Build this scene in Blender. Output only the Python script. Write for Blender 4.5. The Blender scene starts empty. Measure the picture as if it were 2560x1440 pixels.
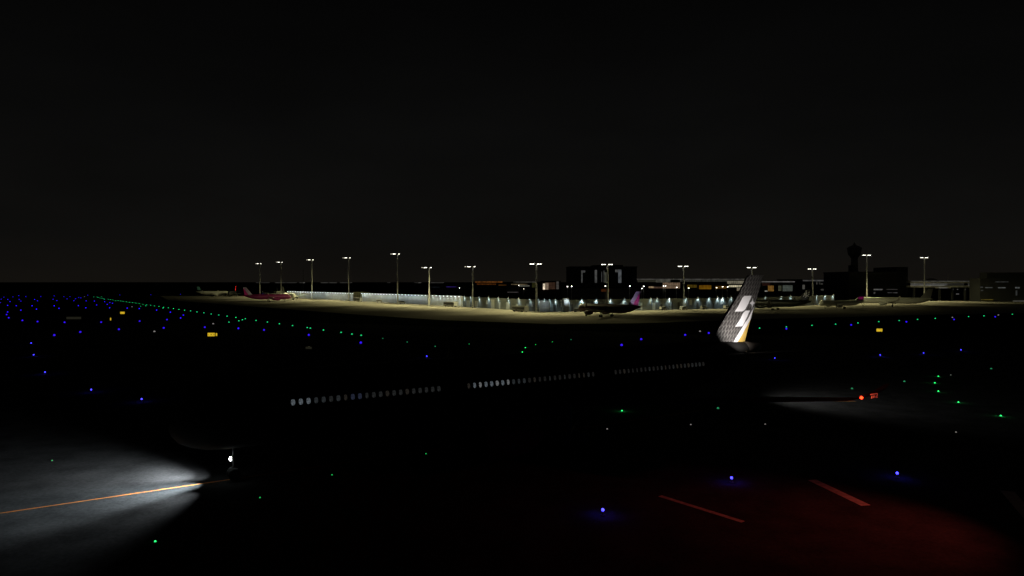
import bpy, math, random
from math import sin, cos, pi, radians, sqrt, atan2
from mathutils import Vector
random.seed(7)
S = bpy.context.scene
COL = S.collection

# ---------------------------------------------------------------- camera, night sky, exposure
F, HOR, CH = 1700.0, 705.0, 16.0            # focal length in photo pixels, horizon row, eye height
cd = bpy.data.cameras.new('camera')
cd.sensor_fit = 'HORIZONTAL'; cd.sensor_width = 36.0; cd.lens = F / 2560 * 36.0
cd.shift_y = -(720 - HOR) / 2560
cd.clip_start = 0.1; cd.clip_end = 60000
cam = bpy.data.objects.new('camera', cd); COL.objects.link(cam)
cam.location = (0, 0, CH); cam.rotation_euler = (pi / 2, 0, 0)
S.camera = cam

W = bpy.data.worlds.new('World'); S.world = W; W.use_nodes = True
nt = W.node_tree; nt.nodes.clear()
o_ = nt.nodes.new('ShaderNodeOutputWorld'); bg = nt.nodes.new('ShaderNodeBackground')
tc = nt.nodes.new('ShaderNodeTexCoord'); sp = nt.nodes.new('ShaderNodeSeparateXYZ')
rp = nt.nodes.new('ShaderNodeValToRGB')
nt.links.new(tc.outputs['Generated'], sp.inputs[0]); nt.links.new(sp.outputs['Z'], rp.inputs[0])
cr = rp.color_ramp
cr.elements[0].position = 0.0; cr.elements[0].color = (.0062, .0053, .0042, 1)
cr.elements[1].position = 1.0; cr.elements[1].color = (.0009, .0009, .0009, 1)
for p, c in ((.06, (.0042, .0040, .0036, 1)), (.2, (.0029, .0029, .0028, 1)), (.38, (.0012, .0012, .0012, 1))):
    e = cr.elements.new(p); e.color = c
# faint uneven cloud glow of the city
nz = nt.nodes.new('ShaderNodeTexNoise'); nz.inputs['Scale'].default_value = 2.2; nz.inputs['Detail'].default_value = 3
mr = nt.nodes.new('ShaderNodeMapRange'); mr.inputs[1].default_value = .3; mr.inputs[2].default_value = .7
mr.inputs[3].default_value = .8; mr.inputs[4].default_value = 1.25
mp = nt.nodes.new('ShaderNodeMapping'); mp.inputs['Scale'].default_value = (1, 1, 3)
nt.links.new(tc.outputs['Generated'], mp.inputs[0]); nt.links.new(mp.outputs[0], nz.inputs['Vector'])
nt.links.new(nz.outputs['Fac'], mr.inputs[0]); nt.links.new(mr.outputs[0], bg.inputs['Strength'])
nt.links.new(rp.outputs[0], bg.inputs[0]); nt.links.new(bg.outputs[0], o_.inputs[0])
S.view_settings.view_transform = 'Standard'; S.view_settings.look = 'None'
S.view_settings.exposure = 0; S.view_settings.gamma = 1
S.cycles.use_adaptive_sampling = False
S.cycles.light_sampling_threshold = 0.0
S.cycles.use_light_tree = True
S.cycles.max_bounces = 4; S.cycles.diffuse_bounces = 2; S.cycles.glossy_bounces = 2
S.cycles.caustics_reflective = False; S.cycles.caustics_refractive = False
S.cycles.sample_clamp_indirect = 3.0

# ---------------------------------------------------------------- helpers
def at(px, py):                               # the ground point seen at a photo pixel
    z = F * CH / (py - HOR)
    return ((px - 1280) * z / F, z)
def X(px, z): return (px - 1280) * z / F
def H(py, z): return CH - (py - HOR) * z / F

def tag(o, label=None, cat=None, group=None, kind=None):
    if label: o['label'] = label
    if cat: o['category'] = cat
    if group: o['group'] = group
    if kind: o['kind'] = kind
    return o
def empty(name, loc=(0, 0, 0), rz=0.0, label=None, cat=None, group=None):
    o = bpy.data.objects.new(name, None); COL.objects.link(o)
    o.location = loc; o.rotation_euler = (0, 0, rz); o.empty_display_size = .2
    return tag(o, label, cat, group)

class MB:
    def __init__(s): s.v = []; s.f = []; s.m = []
    def add(s, vs, fs, mi=0):
        n = len(s.v); s.v += [tuple(map(float, v)) for v in vs]
        for i, f in enumerate(fs):
            s.f.append([n + k for k in f]); s.m.append(mi[i] if isinstance(mi, (list, tuple)) else mi)
        return s
    def box(s, x0, x1, y0, y1, z0, z1, mi=0):
        return s.add([(x0, y0, z0), (x1, y0, z0), (x1, y1, z0), (x0, y1, z0), (x0, y0, z1), (x1, y0, z1), (x1, y1, z1), (x0, y1, z1)],
                     [(0, 3, 2, 1), (4, 5, 6, 7), (0, 1, 5, 4), (1, 2, 6, 5), (2, 3, 7, 6), (3, 0, 4, 7)], mi)
    def loft(s, rings, mi=0, cap=True):
        n = len(rings[0]); vs = [p for r in rings for p in r]; fs = []
        for i in range(len(rings) - 1):
            for k in range(n):
                a = i * n + k; b = i * n + (k + 1) % n
                fs.append((a, b, b + n, a + n))
        if cap: fs += [tuple(range(n))[::-1], tuple(range((len(rings) - 1) * n, len(rings) * n))]
        return s.add(vs, fs, mi)
    def tube(s, p0, p1, r0, r1=None, n=10, mi=0):
        r1 = r0 if r1 is None else r1
        p0 = Vector(p0); p1 = Vector(p1); d = (p1 - p0).normalized()
        a = d.orthogonal().normalized(); b = d.cross(a)
        R = [[tuple(p + (a * cos(2 * pi * k / n) + b * sin(2 * pi * k / n)) * r) for k in range(n)] for p, r in ((p0, r0), (p1, r1))]
        return s.loft(R, mi)
    def lathe(s, prof, origin, axis='x', n=20, mi=0, cap=False):
        R = []
        for a, r in prof:
            ring = []
            for k in range(n):
                t = 2 * pi * k / n
                if axis == 'x': p = (origin[0] + a, origin[1] + r * cos(t), origin[2] + r * sin(t))
                elif axis == 'y': p = (origin[0] + r * sin(t), origin[1] + a, origin[2] + r * cos(t))
                else: p = (origin[0] + r * cos(t), origin[1] + r * sin(t), origin[2] + a)
                ring.append(p)
            R.append(ring)
        return s.loft(R, mi, cap)
    def mesh(s, name, mats, smooth=False):
        me = bpy.data.meshes.new(name); me.from_pydata(s.v, [], s.f)
        for m in (mats if isinstance(mats, (list, tuple)) else [mats]): me.materials.append(m)
        me.polygons.foreach_set('material_index', s.m)
        if smooth: me.polygons.foreach_set('use_smooth', [True] * len(s.f))
        me.update(); return me
    def build(s, name, mats, parent=None, smooth=False, label=None, cat=None, group=None, kind=None):
        o = bpy.data.objects.new(name, s.mesh(name, mats, smooth)); COL.objects.link(o)
        if parent: o.parent = parent
        return tag(o, label, cat, group, kind)

def link(name, me, parent=None, loc=(0, 0, 0)):
    o = bpy.data.objects.new(name, me); COL.objects.link(o); o.location = loc
    if parent: o.parent = parent
    return o
def copy_tree(o, parent=None):
    c = o.copy(); COL.objects.link(c)
    if parent: c.parent = parent
    for ch in list(o.children): copy_tree(ch, c)
    return c
def lamp(name, kind, loc, power, color, parent=None, aim=None, size=None, blend=1.0, radius=.1):
    l = bpy.data.lights.new(name, kind); l.energy = power; l.color = color
    l.shadow_soft_size = radius
    if kind == 'SPOT': l.spot_size = radians(size); l.spot_blend = blend
    o = bpy.data.objects.new(name, l); COL.objects.link(o); o.location = loc
    if aim is not None:
        o.rotation_euler = (Vector(aim) - Vector(loc)).to_track_quat('-Z', 'Y').to_euler()
    if parent: o.parent = parent
    return o

# ---------------------------------------------------------------- materials
def mat(name, color, rough=.6, metal=0.0, var=.25, scale=1.0, bump=0.0, spec=.4):
    m = bpy.data.materials.new(name); m.use_nodes = True
    t = m.node_tree; b = t.nodes['Principled BSDF']
    b.inputs['Roughness'].default_value = rough; b.inputs['Metallic'].default_value = metal
    b.inputs['Specular IOR Level'].default_value = spec
    n = t.nodes.new('ShaderNodeTexNoise'); n.inputs['Scale'].default_value = scale; n.inputs['Detail'].default_value = 6
    g = t.nodes.new('ShaderNodeTexCoord'); t.links.new(g.outputs['Object'], n.inputs['Vector'])
    r = t.nodes.new('ShaderNodeValToRGB')
    r.color_ramp.elements[0].position = .3; r.color_ramp.elements[1].position = .7
    r.color_ramp.elements[0].color = (*[c * (1 - var) for c in color], 1)
    r.color_ramp.elements[1].color = (*[min(1, c * (1 + var)) for c in color], 1)
    t.links.new(n.outputs['Fac'], r.inputs[0]); t.links.new(r.outputs[0], b.inputs['Base Color'])
    if bump:
        bp = t.nodes.new('ShaderNodeBump'); bp.inputs['Strength'].default_value = bump
        n2 = t.nodes.new('ShaderNodeTexNoise'); n2.inputs['Scale'].default_value = scale * 14; n2.inputs['Detail'].default_value = 4
        t.links.new(g.outputs['Object'], n2.inputs['Vector'])
        t.links.new(n2.outputs['Fac'], bp.inputs['Height']); t.links.new(bp.outputs[0], b.inputs['Normal'])
    return m
def grain(m, lo=.68, hi=1.34, scale=3.2):
    t = m.node_tree; b = t.nodes['Principled BSDF']; src = b.inputs['Base Color'].links[0].from_socket
    g = t.nodes.new('ShaderNodeTexCoord'); n = t.nodes.new('ShaderNodeTexNoise'); n.inputs['Scale'].default_value = scale; n.inputs['Detail'].default_value = 8; n.inputs['Roughness'].default_value = .75
    t.links.new(g.outputs['Object'], n.inputs['Vector'])
    q = t.nodes.new('ShaderNodeMapRange'); q.inputs[1].default_value = .3; q.inputs[2].default_value = .7; q.inputs[3].default_value = lo; q.inputs[4].default_value = hi
    t.links.new(n.outputs['Fac'], q.inputs[0])
    x = t.nodes.new('ShaderNodeMix'); x.data_type = 'RGBA'; x.blend_type = 'MULTIPLY'; x.inputs['Factor'].default_value = 1
    t.links.new(src, x.inputs[6]); t.links.new(q.outputs[0], x.inputs[7]); t.links.new(x.outputs[2], b.inputs['Base Color'])
    return m
def glow(name, color, strength, var=0.0, scale=1.0):
    m = bpy.data.materials.new(name); m.use_nodes = True
    t = m.node_tree; b = t.nodes['Principled BSDF']
    b.inputs['Base Color'].default_value = (.05, .05, .05, 1)
    b.inputs['Emission Color'].default_value = (*color, 1); b.inputs['Emission Strength'].default_value = strength
    if var:
        g = t.nodes.new('ShaderNodeTexCoord'); n = t.nodes.new('ShaderNodeTexNoise')
        n.inputs['Scale'].default_value = scale; n.inputs['Detail'].default_value = 3
        t.links.new(g.outputs['Object'], n.inputs['Vector'])
        q = t.nodes.new('ShaderNodeMapRange'); q.inputs[1].default_value = .35; q.inputs[2].default_value = .65
        q.inputs[3].default_value = strength * (1 - var); q.inputs[4].default_value = strength * (1 + var)
        t.links.new(n.outputs['Fac'], q.inputs[0]); t.links.new(q.outputs[0], b.inputs['Emission Strength'])
    return m

M = dict(
    grass=mat('grass_dark', (.012, .014, .008), 1, var=.4, scale=.3, spec=0),
    asphalt=mat('asphalt', (.042, .043, .044), .95, var=.3, scale=.35, bump=.5, spec=.0),
    concrete=mat('apron_concrete', (.27, .25, .22), .9, var=.16, scale=.02, spec=.0),
    paint_y=mat('yellow_line_paint', (.46, .17, .045), .9, var=.15, scale=1.2, spec=0),
    paint_w=mat('white_line_paint', (.5, .5, .48), .9, var=.3, scale=2.5, spec=0),
    dark=mat('dark_metal', (.05, .05, .05), .5, var=.2),
    steel=mat('galvanised_steel', (.42, .42, .40), .5, var=.15),
    tyre=mat('tyre_rubber', (.02, .02, .02), .85),
    white=mat('white_aircraft_paint', (.62, .61, .57), .35, var=.06),
    earth=mat('night_dark_fuselage', (.018, .017, .016), .85, var=.1, spec=.03),  # near black: night shade put into the fuselage colour
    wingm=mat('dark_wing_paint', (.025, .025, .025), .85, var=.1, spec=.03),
    tailbrown=mat('tail_cone_spill_brown', (.05, .042, .036), .6, var=.1, spec=.1),  # lighter than the fuselage, logo light spill put into the colour
    grey=mat('grey_aircraft_paint', (.3, .3, .3), .45, var=.1),
    magenta=mat('magenta_paint', (.62, .015, .30), .45, var=.08),
    wine_black=mat('blackish_wine_paint', (.04, .006, .014), .5, var=.1), wine=mat('shaded_magenta_paint', (.16, .006, .075), .45, var=.1),  # wine: magenta darkened, backlit shade put into the body colour
    lilac=mat('lilac_paint', (.42, .34, .55), .45, var=.15, scale=.6),
    teal=mat('teal_paint', (.2, .55, .55), .45, var=.2, scale=.8),
    red=mat('red_paint', (.7, .03, .03), .45, var=.1),
    black=mat('black_paint', (.015, .016, .018), .4, var=.1),
    mesh_dark=mat('fin_dark_brown', (.036, .031, .030), .5, var=.12),
    mesh_line=mat('fin_mesh_line', (.17, .16, .15), .5, var=.1),
    fin_white=mat('fin_white', (.72, .69, .70), .45, var=.04),
    gold=mat('fin_gold', (.56, .36, .09), .4, var=.12),
    panel=mat('pale_wall_panel', (.5, .52, .53), .6, var=.12, scale=.25),
    panel_grey=mat('grey_wall_panel', (.17, .185, .19), .8, var=.2, scale=.2, spec=.1), rib=mat('wall_rib', (.34, .36, .37), .6, var=.1),
    bld=mat('dark_facade', (.045, .046, .048), .8, var=.2, scale=.1),
    roof=mat('pale_roof_edge', (.4, .39, .37), .7, var=.1, scale=.1),
    olive=mat('olive_hut', (.12, .12, .06), .8, var=.2),
    lensglass=glow('nose_lamp_lens', (.92, 1.0, .98), 16),
    flood=glow('floodlight_lens', (1, .97, .82), 7),
    flood_dim=glow('floodlight_lens_side', (1, .95, .75), 1.4),
    wall_lens=glow('wall_lamp_lens', (.82, .95, 1), 2.6), post_lens=glow('post_lamp_lens', (.7, .97, 1), .75),
    street_lens=glow('street_lamp_lens', (1, .97, .86), 9),
    blue=glow('blue_lens', (.06, .05, 1), 4.5), blue_far=glow('blue_lens_far', (.042, .010, 1), .92),
    green=glow('green_lens', (.03, 1, .19), 1.9), green_far=glow('green_lens_far', (.025, 1, .30), .72),
    green_faint=glow('green_lens_faint', (.03, 1, .2), .55), green_dim=glow('green_lens_dim', (.08, 1, .4), .22), white_dim=glow('white_stud_lens', (1, .95, .9), .22),
    yellow_sign=glow('yellow_sign_face', (1, .66, .03), .62, .12, 3), sign_dim=glow('unlit_sign_glow', (1, .95, .6), .012),  # sign_dim: faint glow put in for light falling on unlit boards
    sign_black=mat('sign_black', (.01, .01, .01), .6),
    nav_red=glow('red_nav_lens', (1, .035, .008), 7),
    cab1=glow('cabin_pane_bright', (.75, .88, 1), .08, .75, 8), cab2=glow('cabin_pane_mid', (.8, .92, 1), .018, .5, 6),
    cab3=glow('cabin_pane_dim', (.9, .95, .95), .012, .6, 6), cab4=glow('cabin_pane_blue', (.45, .55, 1), .028, .4, 6),
    cab6=glow('cabin_pane_warm', (1, .86, .7), .012, .7, 9), cab7=glow('cabin_pane_white', (.95, .98, 1), .10, .8, 9), cab5=glow('cabin_pane_low', (1, .95, .9), .008, .5, 6),
)

grain(M['asphalt'])
# ---------------------------------------------------------------- the ground
def sheet(name, pts, z, m):
    return MB().add([(x, y, z) for x, y in pts], [tuple(range(len(pts)))]).build(name, m, kind='structure')
sheet('ground', [(-26000, -3000), (26000, -3000), (26000, 45000), (-26000, 45000)], 0, M['grass'])
sheet('taxiway', [(-420, -60), (260, -60), (260, 200), (60, 205), (-150, 300), (-420, 400)], .004, M['asphalt'])
wall_px = [(640, 740.5), (720, 744), (885, 752), (1155, 766), (1350, 779.5), (1460, 778.5), (1700, 773.5), (1900, 769), (2085, 760), (2300, 753), (2560, 751), (2760, 750)]
back = [at(*q) for q in wall_px]
front_px = [(2760, 779), (2560, 782), (2200, 790), (1900, 798), (1600, 808), (1380, 810), (1100, 800), (900, 787), (640, 767), (420, 750)]
sheet('apron', [at(400, 740)] + [(x, y + 6) for x, y in back] + [at(*q) for q in front_px], .008, M['concrete'])

# ---------------------------------------------------------------- aircraft
def airfoil(le, c, th):
    up = ((0, 0), (.04, .5), (.15, .85), (.4, 1.0), (.7, .62), (1.0, .06))
    return [(le + c * u, th * t) for u, t in up] + [(le + c * u, -.6 * th * t) for u, t in up[::-1][:-1]]
def lift(sections, side, vert=False):
    R = []
    for lat, le, c, z, th in sections:
        ring = airfoil(le, c, th)
        R.append([(a, t, z) if vert else (a, side * lat, z + t) for a, t in ring])
    return R
def fin_mesh(le, te, z0, z1, half, pick, nu, nv):
    """le, te: lists of (z, a); pick(a, z) -> material index"""
    def ip(tab, z):
        for (za, xa), (zb, xb) in zip(tab, tab[1:]):
            if z <= zb: return xa + (xb - xa) * (z - za) / (zb - za)
        return tab[-1][1]
    mb = MB()
    prof = lambda u: (1 - abs(2 * u - .8) ** 2.2 * .9) if u < .9 else 1 - abs(2 * .9 - .8) ** 2.2 * .9 - (u - .9) * .9
    for sd in (-1, 1):
        vs = []; fs = []; ms = []
        for j in range(nv + 1):
            v = j / nv; z = z0 + (z1 - z0) * v; a0, a1 = ip(le, z), ip(te, z)
            for i in range(nu + 1):
                u = i / nu
                w = half * (1 - .55 * v) * max(.0, min(1, (1 - (abs(u - .4) / .62) ** 2.0)))
                vs.append((a0 + (a1 - a0) * u, sd * w, z))
        for j in range(nv):
            for i in range(nu):
                a = j * (nu + 1) + i
                q = (a, a + 1, a + nu + 2, a + nu + 1)
                ca = sum(vs[k][0] for k in q) / 4; cz = sum(vs[k][2] for k in q) / 4
                fs.append(q if sd < 0 else q[::-1]); ms.append(pick(ca, cz))
        mb.add(vs, fs, ms)
    # tip cap
    n = nu + 1; tot = (nu + 1) * (nv + 1)
    base = nv * n
    for i in range(nu):
        mb.f.append([base + i, base + i + 1, tot + base + i + 1, tot + base + i]); mb.m.append(mb.m[-1])
    return mb
def inside(poly, x, y):
    c = False; j = len(poly) - 1
    for i in range(len(poly)):
        xi, yi = poly[i]; xj, yj = poly[j]
        if (yi > y) != (yj > y) and x < (xj - xi) * (y - yi) / (yj - yi) + xi: c = not c
        j = i
    return c

def fuselage(L, R, zc, m, parent, rise=.62, n=28):
    st = [(0, .02, -.34), (.12, .2, -.33), (.45, .45, -.27), (1.0, .68, -.17), (1.8, .88, -.08), (2.6, .97, -.02), (3.8, 1, 0)]
    st = [(a * R / 2, r, o) for a, r, o in st] + [(L * .35, 1, 0), (L - 6 * R, 1, 0), (L - 4.6 * R, .95, .05), (L - 3.3 * R, .8, .18),
         (L - 2.1 * R, .6, .33), (L - 1.1 * R, .38, .48), (L - .3 * R, .2, rise - .03), (L, .1, rise)]
    rings = [[(a, R * r * sin(2 * pi * k / n), zc + R * o + R * r * 1.02 * cos(2 * pi * k / n)) for k in range(n)] for a, r, o in st]
    return MB().loft(rings).build('fuselage', m, parent, smooth=True)
def engine(parent, a, lat, z, r, ln, m, pylon_z):
    mb = MB()
    mb.lathe([(ln * .06, r * .80), (0, r * .88), (ln * .03, r * .95), (ln * .2, r), (ln * .5, r * .98), (ln * .8, r * .8), (ln, r * .55), (ln * 1.12, r * .3), (ln * 1.2, .05)], (a, lat, z), n=24, cap=False)
    mb.lathe([(ln * .06, r * .80), (ln * .22, r * .78)], (a, lat, z), n=24)
    mb.loft([[(a + ln * .25, lat - .15, z + r * .8), (a + ln * .25, lat + .15, z + r * .8), (a + ln * 1.2, lat + .15, z + r * .4), (a + ln * 1.2, lat - .15, z + r * .4)],
             [(a + ln * .7, lat - .12, pylon_z), (a + ln * .7, lat + .12, pylon_z), (a + ln * 1.7, lat + .12, pylon_z), (a + ln * 1.7, lat - .12, pylon_z)]])
    e = mb.build('engine', m, parent, smooth=False)
    fb = MB().lathe([(ln * .02, .01), (ln * .14, r * .25), (ln * .2, r * .78)], (a, lat, z), n=24)
    fb.build('fan', M['dark'], e, smooth=True)
    return e
def gear(parent, a, lat, ztop, wr, ww, pairs, m):
    g = MB().tube((a, lat, wr), (a, lat, ztop), .11 * wr / .5, .16 * wr / .5, 10).tube((a + .1, lat, wr * 1.4), (a + ztop * .5, lat, ztop), .06, .06, 8)
    for da in pairs: g.tube((a + da, lat - ww, wr), (a + da, lat + ww, wr), .08, .08, 8)
    if len(pairs) > 1: g.tube((a + pairs[0], lat, wr), (a + pairs[-1], lat, wr), .1, .1, 8)
    go = g.build('landing_gear', m, parent)
    for da in pairs:
        for s in (-1, 1):
            c = lat + s * ww
            MB().lathe([(-.2 * wr / .5, wr * .4), (-.2 * wr / .5, wr * .85), (-.12 * wr / .5, wr), (.12 * wr / .5, wr), (.2 * wr / .5, wr * .85), (.2 * wr / .5, wr * .4)], (a + da, c, wr), axis='y', n=16, cap=True).build('wheel', M['tyre'], go)
    return go

def jet(loc, yaw, label, body, fin_mats, pick, pf=0.0, pa=0.0, s=1.0, wing=None, eng=None, logo=0.0, logo_col=(1, 1, 1), group='parked airliners on the far apron'):
    """a single-aisle airliner; local x runs aft from the nose, port is -y"""
    wing = wing or M['grey']; eng = eng or body
    root = empty('parked_airliner', (*loc, .009), yaw, label, 'airliner', group)
    root.scale = (s, s, s)
    R, zc = 1.98, 3.95; L = 37.6 + pf + pa; p1 = pf
    p2 = pf + pa
    fuselage(L, R, zc, body, root)
    ws = MB().add([(.95, -1.25, zc + .55), (2.1, -1.62, zc + .6), (2.2, -1.45, zc + 1.05), (1.5, -.95, zc + 1.15), (1.5, .95, zc + 1.15), (2.2, 1.45, zc + 1.05), (2.1, 1.62, zc + .6), (.95, 1.25, zc + .55), (1.15, 0, zc + 1.0)],
                  [(0, 1, 2, 3), (4, 5, 6, 7), (0, 3, 8), (8, 4, 7), (3, 4, 8)])
    ws.build('windscreen', M['black'], root)
    for sd in (-1, 1):
        w = MB().loft(lift([(1.2, 11.2 + p1, 7.2, 2.75, .5), (6.2, 14.2 + p1, 4.4, 3.2, .32), (16.6, 19.9 + p1, 1.7, 4.35, .12)], sd)).build('wing', wing, root, smooth=False)
        MB().loft([[(a, sd * (lat + .0), z + t * 0) if 0 else (a, sd * (lat + t), z) for a, t in airfoil(le, c, .08)] for lat, le, c, z in
                   ((16.6, 19.9 + p1, 1.65, 4.4), (17.1, 20.5 + p1, 1.4, 4.9), (17.35, 21.5 + p1, .75, 6.7))]).build('winglet', eng, w)
        engine(root, 10.3 + p1, sd * 5.75, 1.95, 1.12, 3.9, eng, 3.0)
        MB().loft(lift([(.5, 31.4 + p2, 3.6, 5.0, .2), (6.2, 34.6 + p2, 1.4, 5.5, .08)], sd)).build('tailplane', wing, root)
        gear(root, 17.7 + p1, sd * 3.8, 3.0, .58, .5, (0,), M['steel'])
    gear(root, 5.0, 0, 2.6, .4, .3, (0,), M['steel'])
    fm = fin_mesh([(5.3, 29.6 + p2), (6.4, 31.0 + p2), (11.8, 35.2 + p2)], [(5.3, 36.3 + p2), (11.8, 37.6 + p2)], 5.3, 11.8, .24,
                  lambda a, z: pick((a - p2 - 29.6) / 8.0, (z - 5.3) / 6.5), 26, 26)
    fm.build('tail_fin', fin_mats, root)
    if logo:
        lamp('logo_lamp', 'SPOT', (33.0 + p2, -4.2, 5.6), logo, logo_col, root, (34.6 + p2, 0, 9.3), 75, 1.0, .1)
    return root

# --- the big airliner taxiing in front -------------------------------------------------
YAW = 0.568
hero = empty('taxiing_airliner', (-24.99, 53.44, .009), YAW, 'large dark airliner taxiing left with lit cabin windows and patterned tail', 'airliner')
HL, HR, HZ = 68.6, 2.98, 5.62
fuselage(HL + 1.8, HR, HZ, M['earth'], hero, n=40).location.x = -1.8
MB().add([(1.5, -1.95, HZ + .62), (3.1, -2.5, HZ + .75), (3.2, -2.2, HZ + 1.45), (2.3, -1.45, HZ + 1.6), (2.3, 1.45, HZ + 1.6), (3.2, 2.2, HZ + 1.45), (3.1, 2.5, HZ + .75), (1.5, 1.95, HZ + .62), (1.6, 0, HZ + 1.15)],
         [(0, 1, 2, 3), (4, 5, 6, 7), (0, 3, 8), (8, 4, 7), (3, 4, 8)]).build('windscreen', M['black'], hero).location.x = -1.8
# cabin windows of the port side: 22 + 25 + 23, each a pane of its own
bright = {0: 'cab1', 1: 'cab1', 2: 'cab1', 3: 'cab2', 4: 'cab2', 5: 'cab3', 6: 'cab2', 7: 'cab3', 8: 'cab4', 9: 'cab4', 10: 'cab3', 26: 'cab3'}
for i in range(27, 37): bright[i] = 'cab1' if i < 34 else 'cab2'
pane_me = {}
def pane_mesh(mk, wf):
    if (mk, wf) not in pane_me:
        mb = MB(); n = 14
        pts = [(.165 * wf * abs(cos(t)) ** .7 * (1 if cos(t) > 0 else -1), .245 * abs(sin(t)) ** .8 * (1 if sin(t) > 0 else -1)) for t in [2 * pi * (k + .5) / n for k in range(n)]]
        mb.loft([[(x, .05, z) for x, z in pts], [(x, -.012, z) for x, z in pts]])
        pane_me[(mk, wf)] = mb.mesh('cabin_window', M[mk])
    return pane_me[(mk, wf)]
for i in list(range(22)) + list(range(26, 51)) + list(range(55, 78)):
    a = 6.9 + .62 * i; z = 6.31
    mk = bright.get(i, 'cab3' if (i < 22 or i > 66) else 'cab5')
    if mk == 'cab5' and random.random() < .35: mk = 'cab3'
    if mk == 'cab3': mk = random.choice(('cab3', 'cab3', 'cab5', 'cab6'))
    if mk == 'cab1': mk = random.choice(('cab1', 'cab1', 'cab7'))
    wf = random.choice((1.0, 1.0, .95, .8)) if i < 37 else random.choice((1.0, .8, .55, .9))
    o = link('cabin_window', pane_mesh(mk, wf), hero, (a, -sqrt(HR * HR - ((z - HZ) / 1.02) ** 2) - .004, z))
    o.rotation_euler = (-math.asin((z - HZ) / HR), 0, 0)
# wings
for sd in (-1, 1):
    w = MB().loft(lift([(2.0, 21.0, 12.0, 4.3, .85), (10.0, 26.6, 8.0, 5.3, .55), (23.0, 34.2, 4.2, 6.75, .26), (30.6, 37.9, 2.2, 7.6, .12)], sd)).build('wing', M['wingm'], hero)
    wl = MB().loft([[(a, sd * (lat + t * .6), z + t) for a, t in airfoil(le, c, .06)] for lat, le, c, z in
               ((30.6, 37.9, 2.2, 7.62), (31.3, 38.5, 2.0, 7.85), (31.9, 39.4, 1.6, 8.35), (32.2, 40.2, .8, 8.75))]).build('winglet', M['wingm'], w)
    engine(hero, 20.0, sd * 9.9, 2.75, 1.75, 5.6, M['wingm'], 5.0)
    MB().loft(lift([(1.0, 58.6, 6.6, 6.7, .35), (9.6, 64.6, 2.6, 7.8, .12)], sd)).build('tailplane', M['wingm'], hero)
    gear(hero, 33.0, sd * 5.3, 4.3, .68, .85, (-1.0, 1.0), M['dark'])
    if sd < 0:
        nl = MB().lathe([(-.11, .02), (-.07, .08), (0, .11), (.07, .08), (.11, .02)], (38.75, -31.4, 7.86), axis='x', n=12, cap=True).build('navigation_light', M['nav_red'], w)
        lamp('navigation_lamp', 'POINT', (38.75, -32.3, 7.9), 5.5, (1, .1, .03), w, radius=.05)
        # pale lettering and rule lit by the red lamp on the tip's outer face
        mk = MB()
        def bar(a0, z0, a1, z1, t=.035):
            d = Vector((a1 - a0, 0, z1 - z0)).normalized(); nn = Vector((-d.z, 0, d.x)) * t
            q = [Vector((a0, 0, z0)) + nn, Vector((a1, 0, z1)) + nn, Vector((a1, 0, z1)) - nn, Vector((a0, 0, z0)) - nn]
            yy = lambda p: -32.02 - (p.z - 8.0) * .12
            mk.add([(p.x, yy(p), p.z) for p in q] + [(p.x, yy(p) + .02, p.z) for p in q], [(0, 1, 2, 3), (7, 6, 5, 4), (0, 4, 5, 1), (1, 5, 6, 2), (2, 6, 7, 3), (3, 7, 4, 0)])
        bar(38.75, 8.16, 39.65, 8.16); bar(39.65, 8.16, 39.68, 7.98)
        bar(38.98, 8.07, 38.98, 7.90); bar(38.92, 7.90, 39.05, 7.90)
        bar(39.15, 8.07, 39.15, 7.92); bar(39.15, 7.92, 39.34, 7.92); bar(39.34, 7.92, 39.34, 8.05); bar(39.24, 7.99, 39.34, 7.99)
        bar(39.47, 7.92, 39.62, 7.88); bar(39.55, 8.0, 39.72, 7.86)
        mk.build('winglet_lettering', M['fin_white'], wl)
# nose gear with its taxi lights
ng = gear(hero, 2.95, 0, 3.6, .5, .35, (0,), M['dark'])
for dz, dy in ((1.66, -.13), (1.66, .13), (1.86, -.10)):
    MB().lathe([(-.08, .015), (-.06, .05), (0, .075), (.06, .07), (.1, .04)], (2.67, dy, dz), n=12, cap=True).build('taxi_lamp', M['lensglass'], ng, smooth=True)
    MB().lathe([(.07, .085), (.16, .07), (.2, .03)], (2.67, dy, dz), n=12, cap=True).build('lamp_housing', M['dark'], ng)
lamp('taxi_beam', 'SPOT', (2.4, 0, 1.8), 5200, (.80, .94, 1), ng, (-4.2, 0, 0), 62, .6, .05)
lamp('taxi_beam', 'SPOT', (2.4, 0, 1.8), 26000, (.84, .95, 1), ng, (-19, -1.2, 0), 62, 1.0, .05)
lamp('turnoff_beam', 'SPOT', (2.4, .2, 1.85), 1500, (.9, .96, 1), ng, (-5.5, 7.5, 0), 78, .9, .05)
lamp('turnoff_beam', 'SPOT', (2.4, .2, 1.85), 6500, (.9, .96, 1), ng, (-22, 15, 0), 66, 1.0, .05)
lamp('turnoff_beam', 'SPOT', (2.4, .2, 1.85), 26000, (.9, .96, 1), ng, (-30, 30, 0), 64, 1.0, .05)
lamp('turnoff_beam', 'SPOT', (2.4, -.2, 1.85), 7500, (.9, .96, 1), ng, (-14, -11, 0), 54, 1.0, .05)
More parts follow.
